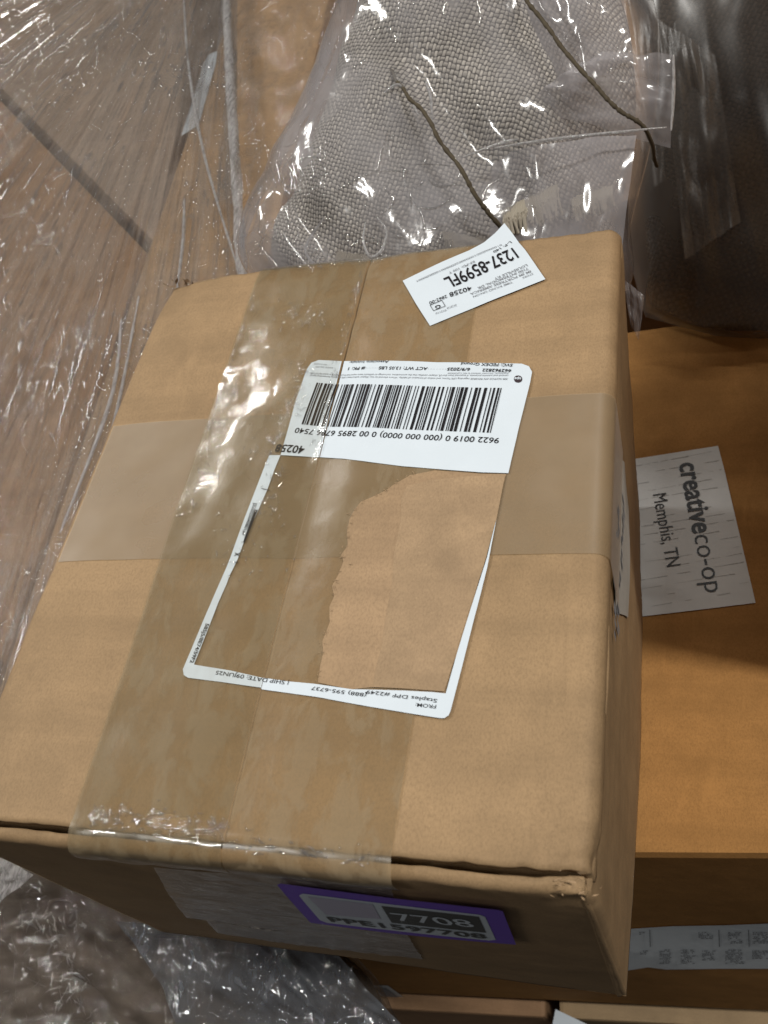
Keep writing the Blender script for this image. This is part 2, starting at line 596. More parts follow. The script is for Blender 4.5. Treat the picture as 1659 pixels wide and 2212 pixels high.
def spots_on(ob, n, dirfn, up=.15, cluster=None):
    vs = ob.data.vertices
    out = []
    tries = 0
    while len(out) < n and tries < n * 40:
        tries += 1
        v = vs[random.randrange(len(vs))]
        if v.normal.z < up:
            continue
        if cluster and N(v.co.x, v.co.y, v.co.z, cluster) < random.uniform(-.15, .35):
            continue
        out.append((v.co.copy() + Vector((random.gauss(0, .001), random.gauss(0, .001), 0)), v.normal.copy(), dirfn(v.co)))
    return out


def any_dir(c):
    a = random.uniform(0, 2 * math.pi)
    return Vector((math.cos(a), math.sin(a), random.uniform(-.5, .5)))


# ================================================================== SETTING
fl = link("floor", [(-6, -6, -1.25), (6, -6, -1.25), (6, 6, -1.25), (-6, 6, -1.25)], [(0, 1, 2, 3)], FLOORM)
fl['kind'] = 'structure'

# ================================================================== LOWER CARTONS
# --- orange-brown carton under the parcel
BIG_Z = -.2175
ang = math.radians(4.5)
bd = Vector((math.cos(ang), math.sin(ang)))
f0 = Vector((-.038, .1435))
bigL = f0 - bd * .275
bigR = f0 + bd * .36
big_bot = -.672
big = thing("large_carton", "orange-brown carton beneath the taped parcel, with a white two-line address label on its top", "carton", (f0.x, f0.y, big_bot))
body = rect_carton("carton_body", (bigL.x, bigL.y), (bigR.x, bigR.y), .372, BIG_Z, big_bot, CARD_BIG, big, bev=.006)
nF = Vector((bd.y, -bd.x, 0))
oF = Vector((f0.x, f0.y, -.4)) + nF * .0


def C7(x, y):
    return (1287.7 + .49 * x, 610 + .49 * y)


zUp = Vector((0, 0, 1))
oB = Vector((0, 0, BIG_Z))
lab = plane_poly("address_label", [C7(188, 778), C7(537, 723), C7(562, 815), C7(703, 1415), C7(440, 1447), C7(150, 1481), C7(100, 1486), C7(110, 790)], zUp, oB, .0006, LABEL_G, big)
lab['label'] = "white label with a dark brand line and a smaller city line"
lettering("printed_text", [("creative", C7(366, 803), C7(428, 1112), 46, .022), ("co-op", C7(430, 1120), C7(482, 1372), 46, -.006),
                           ("Memphis, TN", C7(250, 940), C7(312, 1258), 31, .0)], lab, INK, zUp, oB, .0010)
# faint wood-grain streaks printed across the label
V, F = [], []
for row in range(17):
    ya = 815 + row * 39 + random.uniform(-9, 9)
    yb = 740 + row * 39.5 + random.uniform(-6, 6)
    x = 120
    while x < 690:
        ln = random.uniform(20, 120)
        if random.random() < .62:
            def yy(q):
                return ya + (yb - ya) * (q - 180) / 400 + 1.5 * N(q * .05, row, 0)
            x2 = min(x + ln, 528 + (yy(560) - 723) * .235)
            if x2 > x + 6:
                k = len(V)
                w = random.uniform(.5, 1.9)
                V += [P(C7(x, yy(x) - w * .4), n=zUp, o=oB) + zUp * .0008, P(C7(x2, yy(x2) - w), n=zUp, o=oB) + zUp * .0008,
                      P(C7(x2, yy(x2) + w), n=zUp, o=oB) + zUp * .0008, P(C7(x, yy(x) + w * .4), n=zUp, o=oB) + zUp * .0008]
                F.append((k, k + 1, k + 2, k + 3))
        x += ln * random.uniform(.9, 1.5)
link("printed_streaks", V, F, INK_L, lab)["kind"] = "stuff"

# strip label with small pictures on the front face of the large carton
oFF = Vector((f0.x, f0.y, -.4))
wl = plane_poly("pictogram_label", [(1330, 2006), (1372, 2003), (1450, 1998), (1560, 1996), (1720, 1990), (1720, 2090), (1560, 2090), (1440, 2092), (1400, 2087), (1330, 2098)], nF, oFF, .0008, paper("front_label_paper", (.78, .83, .87)), big)
V, F = [], []


def stroke(px, py, wx, wy, z=.0016):
    k = len(V)
    for q in ((px, py), (px + wx, py), (px + wx + wy * .04, py + wy), (px + wy * .04, py + wy)):
        V.append(P(q, n=nF, o=oFF) + nF * z)
    F.append((k, k + 1, k + 2, k + 3))


for x in (1402, 1551, 1615):
    V, F = [], []
    stroke(x, 2003, 2.2, 37)
    link("divider_line", V, F, INK_G, wl)
V, F = [], []
for x, y, w, h in ((1380, 2008, 9, 9), (1382, 2048, 14, 10), (1424, 2046, 22, 34), (1470, 2046, 26, 34), (1508, 2008, 30, 18), (1516, 2048, 26, 24), (1572, 2008, 26, 28), (1566, 2046, 36, 32), (1625, 2008, 30, 26), (1624, 2048, 34, 20), (1680, 2010, 20, 26)):
    for r in range(int(h / 3.2)):
        xx = x
        while xx < x + w:
            l = random.uniform(1.5, 7)
            if random.random() < .72:
                stroke(xx, y + r * 3.2, l, 1.9)
            xx += l + random.uniform(.6, 2)
link("pictogram_print", V, F, INK_G, wl)["kind"] = "stuff"
sm = plane_poly("small_square_label", [(789, 2126), (838, 2127), (884, 2161), (848, 2163), (815, 2155)], nF, oFF, .0008, LABEL_G, big)
plane_poly("square_print", [(806, 2130), (834, 2131), (862, 2152), (836, 2154)], nF, oFF, .0014, STICK_D if False else INK_G, sm)
# tapes on the large carton

# --- carton under the large one, at the picture's lower right
lowz = big_bot - .012
low_f = f0 + nF.xy * .012
lowL = low_f - bd * .10
low = thing("bottom_carton", "film-covered carton at the bottom right corner, under the large orange-brown carton", "carton", (lowL.x, lowL.y, -1.2))
rect_carton("carton_body", (lowL.x, lowL.y), ((low_f + bd * .45).x, (low_f + bd * .45).y), .36, lowz, -1.2, cardboard("lower_carton_board", (.36, .25, .14), seed=13.), low)
oL = Vector((low_f.x, low_f.y, -.7)) + nF * .006
grid("film_wrap", lambda u, v: oL + Vector((bd.x, bd.y, 0)) * (-.07 + .5 * u) + nF * (.003 + .004 * N(u * 26, v * 3, 1)) + Vector((0, 0, .005 - .22 * v)), 150, 30,
     film_mat("lower_film", (.5, .47, .42), .25, uv=False, bump_scale=(60, 60), wrinkle=1, wdist=.012), low)
plane_poly("white_label", [(1200, 2180), (1290, 2223), (1290, 2290), (1180, 2290), (1193, 2215)], Vector((0, -.25, .97)).normalized(), Vector((oL.x, oL.y, lowz + .008)), .0, LABEL_W, low)
dk = thing("dark_carton", "shadowed dark brown carton at the bottom edge, left of the white label corner", "carton", (lowL.x - .1, lowL.y, -1.2))
q0 = lowL - bd * .012
rect_carton("carton_body", ((q0 - bd * .2).x, (q0 - bd * .2).y), (q0.x, q0.y), .3, lowz, -1.2, CARD_BROWN, dk)

# ================================================================== FILM-WRAPPED CARTONS ON THE LEFT
LZ = -.205


def PL(x, y, z=LZ):
    p = P((x, y), z)
    return (p.x, p.y)


tan = thing("tan_carton", "long tan carton behind and left of the taped parcel, bare beside the film's rope-like edge", "carton", (*PL(420, 450), -.6))
a, b = Vector(PL(2, 1440)), Vector(PL(385, 330))
dB = (b - a).normalized()
wB = Vector((dB.y, -dB.x))
a2, b2 = a - dB * .03, a + dB * 1.02
rect_carton("carton_body", tuple((a2 + wB * .135)), tuple(b2 + wB * .135), .131, LZ, -.6, CARD_TAN, tan, bev=.003)
def prism(name, px, ztop, zbot, mat, parent):
    bm = bmesh.new()
    q = [PL(*p, z=ztop) for p in px]
    top = [bm.verts.new((*p, ztop)) for p in q]
    bot = [bm.verts.new((*p, zbot)) for p in q]
    bm.faces.new(top)
    bm.faces.new(bot[::-1])
    for i in range(len(q)):
        k = (i + 1) % len(q)
        bm.faces.new((top[i], bot[i], bot[k], top[k]))
    bmesh.ops.recalc_face_normals(bm, faces=bm.faces[:])
    bmesh.ops.bevel(bm, geom=bm.edges[:], offset=.003, segments=2, affect='EDGES', profile=.6)
    me = bpy.data.meshes.new(name)
    bm.to_mesh(me)
    bm.free()
    me.materials.append(mat)
    o = bpy.data.objects.new(name, me)
    COL.objects.link(o)
    o.parent = parent
    o.matrix_parent_inverse = WORLD_OF[parent.name].inverted()
    WORLD_OF[o.name] = Matrix.Identity(4)
    return o


brn = thing("brown_carton", "brown carton under streaked stretch film at the left edge, below the dark diagonal gap", "carton", (*PL(150, 800), -.6))
prism("carton_body", [(-160, 50), (318, 545), (0, 1425), (-420, 1425)], LZ - .002, -.6, CARD_BROWN, brn)
brn2 = thing("grey_brown_carton", "grey-brown carton under stretch film in the upper left corner, above the dark diagonal gap", "carton", (*PL(250, 150), -.6))
prism("carton_body", [(-150, 35), (-150, -170), (445, -170), (372, 335), (334, 524)], LZ - .001, -.6, CARD_GREY, brn2)
strip = plane_poly("white_strip_label", [(452, 120), (470, 112), (468, 135), (430, 272), (392, 296), (412, 235), (440, 140)], zUp, Vector((0, 0, LZ)), .0012, LABEL_W, tan)

# --- the stretch film: a fan of ridges gathered at a pinch point behind the picture's top edge
film = thing("stretch_film", "clear stretch film pulled in streaks over the cartons on the left", "film", (*PL(250, 600), LZ))
pin = Vector(PL(520, -260, -.19))
A0 = math.atan2(PL(527, 600)[1] - pin.y, PL(527, 600)[0] - pin.x)
A1 = A0 - math.radians(73)
dR = 1.55


def film_pt(u, v):
    th = A0 + (A1 - A0) * u
    r = .02 + min(dR, (pin.y - .19) / max(.05, -math.sin(th))) * v
    x, y = pin.x + math.cos(th) * r, pin.y + math.sin(th) * r
    fold = .0085 * N(th * 24, r * 1.0, 0) + .0026 * N(th * 75, r * 2.2, 5) + .0014 * N(th * 210, r * 5, 9)
    z = -.1795 + fold * min(1, r * 2.2)
    z -= .010 * max(0, min(1, (x + .60) / .22))
    return Vector((x, y, z + .003))


# keep the sheet clear of the parcel's left side
def film_clip(u, v):
    p = film_pt(u, v)
    if p.y < .40:
        lim = XL - .033
        if p.x > lim:
            p.x = lim
            p.z -= .004
    return p


grid("film_sheet", film_clip, 560, 110, FILM, film, uvfn=lambda u, v: (u, v))
sp_ = []
while len(sp_) < 2700:
    u, v = random.random(), random.random() ** .7
    p = film_clip(u, v)
    if N(p.x, p.y, 0, 9) < random.uniform(-.25, .4) or p.z < -.2:
        continue
    q = film_clip(u, min(1, v + .01))
    if (q - p).length < 1e-5:
        continue
    nn = (film_clip(min(1, u + .004), v) - p).cross(q - p)
    sp_.append((p, nn if nn.z > 0 else -nn, q - p))
ridge_mesh("film_wrinkles", sp_[:2400], film, FILM_RIDGE, .0010, .0030, .005, .028, .03)
ridge_mesh("long_wrinkles", sp_[2400:], film, FILM_RIDGE, .0008, .0026, .06, .22, .03, 10)
# rope-like rolled edge of the film
e0, e1 = P((527, 640), -.195), P((488, -60), -.185)
tube("rolled_edge", spline([P((531, 660), -.19), P((521, 560), -.188), P((514, 440), -.186), P((505, 300), -.184), P((496, 160), -.183), P((489, 20), -.182), P((484, -120), -.18)], 90), .0052, FILM_EDGE, film, 8,
     rf=lambda t: 1 + .35 * mn.noise(Vector((t * 14, 0, 0))) + .2 * mn.noise(Vector((t * 60, 3, 0))))
for pts in ([(520, 600), (440, 330), (405, 120), (395, -60)], [(300, 640), (250, 900), (180, 1150), (60, 1420)], [(262, 690), (240, 860), (130, 1150)], [(380, 640), (395, 520), (398, 430)]):
    tube("film_crease", spline([P(p, -.176) for p in pts], 50), .0016, FILM_EDGE, film, 5, rf=lambda t: .35 + .65 * math.sin(math.pi * min(1, max(0, t))) + .3 * mn.noise(Vector((t * 20, 1, 0))))

# crumpled film between the tan carton and the bag
cf = thing("crumpled_film", "crumpled clear film heaped between the tan carton and the wrapped cushion", "film", (*PL(600, 150), LZ))


def crump(u, v):
    px = 515 + 250 * u - 60 * (1 - v) * 0 + 20 * v
    py = -120 + 560 * v
    p = P((px - 70 * v + 80 * u * (1 - v), py), -.19)
    b = math.sin(math.pi * u) ** .6
    return p + Vector((0, 0, .012 * b + b * (.012 * N(u * 7, v * 9, 2) + .006 * N(u * 20, v * 14, 4))))


heap = grid("film_heap", crump, 110, 150, film_mat("crumpled_clear_film", (.5, .46, .42), .16, uv=False, bump_scale=(60, 30), wrinkle=.8, wdist=.008, rough=.05, fres=1.9), cf)
ridge_mesh("film_wrinkles", spots_on(heap, 900, lambda c: Vector((random.gauss(.15, .5), 1, 0)), .1), cf, FILM_RIDGE, .0007, .0020, .004, .022, .15)
# dark brown carton deeper between tan carton and cushion
db = thing("shaded_carton", "brown carton in shade between the tan carton and the wrapped cushion", "carton", (*PL(640, 200, -.25), -.6))
s0, s1 = Vector(PL(600, 620, -.23)), Vector(PL(640, -150, -.23))
ds = (s1 - s0).normalized()
ws = Vector((ds.y, -ds.x))
rect_carton("carton_body", tuple(s0 + ws * .5), tuple(s1 + ws * .5), .53, -.232, -.6, CARD_BROWN, db)


# ================================================================== WRAPPED CUSHIONS
def pillow(name, outline, o, n, T, mat, parent, back=.6, nr=60, na=220, nz=None, uvscale=1.0, uvrot=0.0, edge=.5, grow=1.0):
    """cushion: an outline on its own mid plane (o, n) swelling to thickness T"""
    n = n.normalized()
    pts = spline([P(p, n=n, o=o) for p in outline] + [P(outline[0], n=n, o=o)], na)[:-1]
    c = sum(pts, Vector()) / len(pts)
    e1 = Vector((1, 0, 0))
    e1 = (e1 - n * e1.dot(n)).normalized()
    e2 = n.cross(e1)
    ca, sa = math.cos(uvrot), math.sin(uvrot)
    V, UV, F = [], [], []
    for side in (1, -1):
        base = len(V)
        for j in range(nr + 1):
            r = j / nr
            for i in range(na):
                p = c + (pts[i] - c) * (r * grow)
                q = p - c
                s, t = q.dot(e1), q.dot(e2)
                h = T * (max(0, 1 - r ** 2.6)) ** edge
                if side < 0:
                    h *= back
                d = nz(s, t, r) if nz else 0
                V.append(p + n * (side * h + d * (1 if side > 0 else .3)))
                # arc-length stretch of the cloth towards the rim
                k = 1 + .12 * r * r
                UV.append(((s * ca - t * sa) * k * uvscale, (s * sa + t * ca) * k * uvscale))
        for j in range(nr):
            for i in range(na):
                a_, b_ = base + j * na + i, base + j * na + (i + 1) % na
                c_, d_ = base + (j + 1) * na + (i + 1) % na, base + (j + 1) * na + i
                F.append((a_, b_, c_, d_) if side < 0 else (d_, c_, b_, a_))
    ob = link(name, V, F, mat, parent, UV, True)
    if ob.data.vertices[na * 3].normal.dot(n) < 0:
        ob.data.flip_normals()
    return ob


nP = Vector((0.05, -.52, .85)).normalized()
oP = P((960, 560), -.055) + Vector((0, .055, 0))
cush_out = [(640, 640), (590, 585), (592, 510), (640, 405), (705, 265), (748, 110), (810, -60), (1000, -190), (1240, -170), (1350, -20), (1385, 160), (1380, 330), (1345, 480), (1310, 640), (1000, 760), (760, 740)]


def cush_nz(s, t, r):
    return .010 * N(s, t, 0, 9) + .005 * N(s, t, 4, 22) - .008 * math.exp(-((s * .8 + t * .6 - .01) / .012) ** 2) - .007 * math.exp(-((s * .8 + t * .6 + .085) / .010) ** 2)


cushion = thing("woven_cushion", "grey woven burlap cushion with frayed fringe, sealed in a clear bag behind the parcel", "cushion", oP)
pillow("cushion_cover", cush_out, oP, nP, .062, WEAVE, cushion, nz=cush_nz, uvrot=math.radians(22), grow=.97)


def on_cushion(px, lift):
    """a point on the cushion's front: sight line onto its raised mid plane"""
    return P(px, n=nP, o=oP + nP * lift)


def fringe(name, a, b, dirpx, cnt, ln, lift):
    V, F = [], []
    for k in range(cnt):
        t = k / (cnt - 1)
        x, y = a[0] + (b[0] - a[0]) * t, a[1] + (b[1] - a[1]) * t
        l = ln * random.uniform(.6, 1.1)
        j = random.uniform(-.3, .3)
        q = [on_cushion((x + random.uniform(-2, 2), y + random.uniform(-3, 3)), lift + .001), on_cushion((x + dirpx[0] * l * .5 + j * 8, y + dirpx[1] * l * .5), lift + .004), on_cushion((x + dirpx[0] * l + j * 22, y + dirpx[1] * l), lift + .002 + random.uniform(-.002, .002))]
        w = random.uniform(.0005, .0011)
        ex = Vector((1, .2, 0)).normalized() * w
        base = len(V)
        for p in q:
            V += [p - ex, p + ex, p + nP * w]
        for i in range(2):
            for m in range(3):
                F.append((base + i * 3 + m, base + i * 3 + (m + 1) % 3, base + (i + 1) * 3 + (m + 1) % 3, base + (i + 1) * 3 + m))
    o = link(name, V, F, FRINGE, cushion)
    return o


for f_ in (fringe("fringe", (1085, 455), (1200, 400), (.18, 1), 70, 62, .058), fringe("fringe", (1235, 430), (1320, 400), (.2, 1), 30, 50, .056), fringe("fringe", (730, 545), (850, 560), (-.25, 1), 60, 45, .045),
           fringe("fringe", (960, 500), (1060, 520), (.3, 1), 50, 50, .052)):
    f_['kind'] = 'stuff'
bag_out = [(585, 650), (541, 585), (541, 520), (585, 405), (640, 320), (690, 205), (728, 110), (790, -60), (1000, -210), (1260, -190), (1400, -20), (1425, 130), (1405, 320), (1365, 480), (1335, 650), (1000, 780), (750, 760)]


def bag_nz(s, t, r):
    return .007 + cush_nz(s, t, r) * .7 + .004 * N(s, t, 7, 14) + .0010 * abs(N(s * 1.6 + t, t * .5, 2, 38)) + .0004 * N(s, t, 9, 90)


bag = thing("clear_polybag", "clear glossy plastic bag drawn around the grey woven cushion", "plastic bag", oP + Vector((0, 0, .002)))
bagf = pillow("bag_film", bag_out, oP, nP, .064, BAG, bag, nz=bag_nz, nr=110, na=320)


ridge_mesh("film_wrinkles", spots_on(bagf, 230, any_dir, .3, 16), bag, FILM_RIDGE, .0003, .0008, .006, .035, .5, 7)


def quad_sheet(name, c4, n, o, mat, parent, amp=.004, nu=40, nv=40, seed=0, sc=3, tilt=0.0):
    pts = [P(p, n=n, o=o) for p in c4]

    def fn(u, v):
        p = (pts[0] * (1 - u) + pts[1] * u) * (1 - v) + (pts[3] * (1 - u) + pts[2] * u) * v
        return p + n * (amp * N(u * sc, v * sc, seed) + amp * .25 * N(u * sc * 3, v * sc * 2, seed + 4) - tilt * (1 - u) ** 2)
    return grid(name, fn, nu, nv, mat, parent)


fl_o = oP + nP * .078
quad_sheet("bag_flap", [(1120, 190), (1300, 112), (1455, 118), (1450, 282)], nP, fl_o, BAG_FLAP, bag, .004, seed=2, tilt=.02)
quad_sheet("bag_flap", [(1050, 300), (1375, 292), (1335, 600), (1040, 620)], nP, oP + nP * .072, BAG_FLAP, bag, .005, seed=8, tilt=.02)
quad_sheet("bag_flap", [(1345, 600), (1392, 640), (1380, 735), (1362, 700)], nP, oP + nP * .01, BAG_FLAP, bag, .003, seed=11)
quad_sheet("bag_flap", [(1080, -80), (1330, -100), (1370, 130), (1180, 200)], nP, oP + nP * .074, BAG_FLAP, bag, .006, seed=14, tilt=.02)

# bright creases in the bag
for pts, lf in (([(815, 470), (835, 500), (825, 540), (800, 555), (785, 520), (790, 480)], .066), ([(830, 200), (865, 185), (905, 250)], .072), ([(1000, 340), (1080, 310), (1120, 300)], .084), ([(1070, 320), (1200, 300), (1440, 275)], .084),
                ([(920, 175), (930, 210), (935, 255)], .08), ([(700, 470), (660, 540), (700, 590)], .05), ([(1455, 118), (1455, 200), (1450, 282)], .079)):
    tube("film_crease", spline([on_cushion(p, lf) for p in pts], 30), .0009, FILM_EDGE, bag, 5, rf=lambda t: .4 + .6 * math.sin(math.pi * min(1, max(0, t))))

# dark cords tied round the bagged cushion
cord1 = tube("cord", wobble(spline([on_cushion(p, l) for p, l in (((840, 150), .050), ((858, 178), .066), ((880, 205), .075), ((935, 275), .082), ((1005, 385), .084), ((1045, 445), .080), ((1085, 505), .064), ((1100, 560), .03))], 140), .0016, 70), .0012, CORD, None, 7, rf=lambda t: .75 + .35 * t + .45 * mn.noise(Vector((t * 70, 0, 0))))
tag(cord1, "dark brown cord across the bagged cushion, running down to the small white label", "cord", "cords round the bagged cushion")
cord2 = tube("cord", wobble(spline([on_cushion(p, l) for p, l in (((1105, -60), .07), ((1145, 10), .078), ((1215, 100), .082), ((1280, 180), .085), ((1345, 240), .082), ((1400, 290), .07), ((1420, 360), .04))], 140), .0016, 70), .0012, CORD, None, 7, rf=lambda t: .9 + .45 * mn.noise(Vector((t * 70, 2, 0))))
tag(cord2, "dark brown cord crossing the milky flap at the upper right of the bag", "cord", "cords round the bagged cushion")

# --- second, greyer bag on the right
oQ = P((1560, 660), -.19) + Vector((0, .07, .02))
nQ = Vector((-.12, -.62, .76)).normalized()
cu2_out = [(1405, 690), (1372, 560), (1375, 420), (1400, 250), (1380, 60), (1330, -120), (1500, -260), (1800, -260), (1900, 100), (1880, 480), (1800, 700), (1600, 740)]


def cu2_nz(s, t, r):
    return .014 * N(s * 1.8, t * .6, 3, 9) + .006 * N(s * 2, t, 4, 20)


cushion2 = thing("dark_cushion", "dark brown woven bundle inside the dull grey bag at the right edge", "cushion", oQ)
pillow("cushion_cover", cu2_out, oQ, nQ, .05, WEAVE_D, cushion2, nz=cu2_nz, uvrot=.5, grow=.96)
bag2 = thing("grey_polybag", "dull greyish plastic bag around the dark bundle at the right edge", "plastic bag", oQ + Vector((0, 0, .002)))
pillow("bag_film", [(p[0] + (-8 if p[0] < 1550 else 10), p[1] - 4) for p in cu2_out], oQ, nQ, .056, BAG_DARK, bag2, nz=lambda s, t, r: .006 + cu2_nz(s, t, r) * .8 + .006 * N(s * 2.4, t * .5, 8, 16), nr=80, na=240)
quad_sheet("bag_flap", [(1330, -80), (1480, -60), (1500, 330), (1400, 420)], nQ, oQ + nQ * .05, BAG_DARK, bag2, .006, seed=21)
quad_sheet("bag_flap", [(1420, 40), (1545, 120), (1600, 480), (1480, 560)], nQ, oQ + nQ * .062, BAG_DARK, bag2, .006, seed=24)

# ================================================================== LOWER LEFT: film-wrapped bundle
oW = Vector((-.25, .02, -.30))
nW = Vector((.05, -.25, .95)).normalized()
bun = thing("wrapped_bundle", "dark bundle tightly wrapped in crinkled clear film, lower left below the parcel", "bundle", oW)
bo = [(-260, 1760), (60, 1720), (300, 1880), (560, 1960), (760, 2060), (850, 2180), (880, 2330), (600, 2480), (200, 2500), (-200, 2420), (-360, 2100)]


def bun_nz(s, t, r):
    return .016 * N(s, t, 1, 12) + .009 * abs(N(s, t * 1.8, 6, 26))


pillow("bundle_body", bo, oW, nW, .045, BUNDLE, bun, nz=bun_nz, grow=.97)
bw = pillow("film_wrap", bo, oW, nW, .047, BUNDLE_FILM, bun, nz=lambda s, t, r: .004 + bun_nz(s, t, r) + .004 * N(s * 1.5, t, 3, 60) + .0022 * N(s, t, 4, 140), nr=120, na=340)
ridge_mesh("film_wrinkles", spots_on(bw, 650, any_dir, .3, 10), bun, FILM_RIDGE, .0003, .0010, .002, .014, .12)
bl = thing("bluish_film", "bluish translucent plastic sheet hanging below the parcel's front edge", "film", oW + Vector((.1, 0, .05)))


def bfn(u, v):
    l = (248 + 200 * v ** .8 - 10 * v, 1990 + 330 * v)
    r = (700 + 260 * v, 2030 + 290 * v)
    p = P((l[0] + (r[0] - l[0]) * u, l[1] + (r[1] - l[1]) * u), n=nW, o=oW + nW * (.058 + .006))
    return p + nW * (.007 * N(u * 5, v * 4, 1) + .003 * N(u * 18, v * 8, 3))


bs = grid("film_sheet", bfn, 80, 60, BLUE_FILM, bl)
for p_ in bs.data.polygons:
    p_.flip() if p_.normal.z < 0 else None
ridge_mesh("film_wrinkles", [(Vector(bfn(u, v)), nW, Vector((.25 + random.gauss(0, .3), 1, 0))) for u, v in [(random.random(), random.random()) for _ in range(150)]], bl, FILM_RIDGE, .0002, .0005, .002, .012, .15)
fs = thing("film_strip", "narrow whitish film strip at the left edge under the parcel's front corner", "film", P((30, 1900), n=nW, o=oW + nW * .05))
quad_sheet("film_band", [(-80, 1915), (2, 1848), (72, 1890), (-40, 1985)], nW, oW + nW * .066, FILM_EDGE, fs, .003, seed=3)

# ================================================================== an unseen carton, added beyond the right border to shade the large carton
blocker = thing("added_shade_carton", "unseen kraft carton, added right of the white two-line label to cast a shadow on the large orange-brown carton", "carton", (.16, .3, BIG_Z))
rect_carton("carton_body", (.095, .235), (.30, .235), .40, .16, BIG_Z + .001, CARD_TAN, blocker)

# ================================================================== THE TAPED PARCEL
box = thing("shipping_box", "kraft cardboard parcel in the centre, taped, with torn shipping label and white routing label", "box", ((XL + XR) / 2, (YF + YB) / 2, -H))
RAD = .0055
FLIP = .0055
XRB = XR + .002      # outer side plane at the top
bow = lambda y, z: .0016 * math.sin(math.pi * min(1, max(0, -z / H))) * math.sin(math.pi * (y - YF) / (YB - YF))


def wear(p, amp=1.0):
    return Vector((N(p.x, p.y, p.z, 160), N(p.y, p.z, p.x, 160), N(p.z, p.x, p.y, 160))) * .0006 * amp


def crush(p):
    d = (p - Vector((XR, YF, -.008))).length
    k = math.exp(-(d / .013) ** 2)
    return Vector((-.002, .0022, -.003)) * k + Vector((N(p.x, p.y, p.z, 210), N(p.y, p.z, p.x, 230), N(p.z, p.x, p.y, 190))) * .0016 * k


# right flap: lies flat, then rolls over the fold into the side
def right_flap(u, v):
    y = YF + (YB - YF) * v
    L1 = (XR - RAD * .6) - (SEAM + gap(y) * .5)
    tot = L1 + RAD * 1.57 + .006
    s = u ** .8 * tot if False else u * tot
    if s <= L1:
        x = SEAM + gap(y) * .5 + s
        p = Vector((x, y, zt(x, y)))
    else:
        x0 = XR - RAD * .6
        a = min((s - L1) / RAD, math.pi / 2)
        p = Vector((x0 + RAD * math.sin(a), y, zt(x0, y) - RAD * (1 - math.cos(a)) - max(0, s - L1 - RAD * 1.57)))
    edge = min(1, abs(v - .0) * 40, abs(1 - v) * 40)
    w = wear(p, .25 + .8 * (1 - edge))
    w.z = -abs(w.z)
    return p + w + crush(p)


rf_ = grid("top_flap", right_flap, 110, 130, CARD, box, thick=.0032)


def left_flap(u, v):
    y = YF + (YB - YF) * v
    L1 = (SEAM - gap(y) * .5) - (XL + RAD * .6)
    tot = L1 + RAD * 1.57 + .006
    s = (1 - u) * tot
    if s <= L1:
        x = SEAM - gap(y) * .5 - s
        p = Vector((x, y, zt(x, y)))
    else:
        x0 = XL + RAD * .6
        a = min((s - L1) / RAD, math.pi / 2)
        p = Vector((x0 - RAD * math.sin(a), y, zt(x0, y) - RAD * (1 - math.cos(a)) - max(0, s - L1 - RAD * 1.57)))
    edge = min(1, abs(v) * 40, abs(1 - v) * 40)
    w = wear(p, .25 + .8 * (1 - edge))
    w.z = -abs(w.z)
    return p + w


grid("top_flap", left_flap, 110, 130, CARD, box, thick=.0032)

# bottom outline of the parcel (slightly squashed)
BFR, BFL = Vector((-.040, .0765, -H)), Vector((-.287, .0790, -H))
BBR, BBL = Vector((-.038, .3585, -H)), Vector((-.281, .3605, -H))


def side_right(u, v):
    y0 = YF + (YB - YF) * u
    top = Vector((XR + RAD * .4 - .0004, y0, -.010))
    bot = BFR.lerp(BBR, u)
    p = top.lerp(bot, v)
    p.x += .004 * math.sin(math.pi * u) * v + .0012 * N(p.y, p.z, 0, 24) * min(1, u * 5)
    if u < .06:
        a = u / .06 * math.pi / 2
        r = .0042
        q = top.lerp(bot, v)
        base = (YF - FLIP) * (1 - v) + (BFR.y - .0005) * v
        q.x += -r + r * math.sin(a)
        q.y = base + r - r * math.cos(a)
        p = q
    else:
        p.y = max(p.y, (YF - FLIP) * (1 - v) + (BFR.y - .0005) * v + .0042)
    p += wear(p, .3)
    return p + crush(p)


grid("side_panel", side_right, 110, 60, CARD, box, thick=.0032, inward=True)


def side_left(u, v):
    y0 = YB + (YF - YB) * u
    top = Vector((XL - RAD * .4 + .0004, y0, -.010))
    p = top.lerp(BBL.lerp(BFL, u), v)
    p.x += .001 * N(p.y, p.z, 5, 24)
    return p


grid("side_panel", side_left, 60, 40, CARD, box, thick=.0032, inward=True)


def back_panel(u, v):
    x = XR + (XL - XR) * u
    q = v * (.012 + .004 + .2)
    if v < .08:
        p = Vector((x, YB - .012 * (1 - v / .08), -.0060))
    else:
        t = (v - .08) / .92
        p = Vector((x, YB + .0012, -.0075)).lerp(BBR.lerp(BBL, u), t)
    return p


grid("back_panel", back_panel, 40, 40, CARD, box, thick=.0032, inward=True)

# the folded front panel stands this far ahead of the flap ends


def front_panel(u, v):
    x = XL - .001 + (XR - XL + .0005) * u
    prof_z, r = -.0045, .0040
    flat = .020
    arc = r * 1.57
    t = v
    if t < .10:
        k = t / .10
        p = Vector((x, YF - FLIP + r + flat * (1 - k) ** 2, prof_z - .010 * min(1, (1 - k) * 3)))
    elif t < .26:
        a = (t - .10) / .16 * math.pi / 2
        p = Vector((x, YF - FLIP + r - r * math.sin(a), prof_z - r * (1 - math.cos(a))))
    else:
        k = (t - .26) / .74
        top = Vector((x, YF - FLIP, prof_z - r))
        b = BFL.lerp(BFR, u)
        p = top.lerp(b, k)
        p.y -= .003 * math.sin(math.pi * k) * math.sin(math.pi * u)
        p.x = top.x + (b.x - top.x) * k
    p.z += .0005 * N(x, 0, 0, 45) * (1 if t < .3 else 0)
    p.y += .0004 * N(x, p.z, 2, 40)
    if t < .3:
        p += wear(p, .5)
    return p + crush(p) * .9


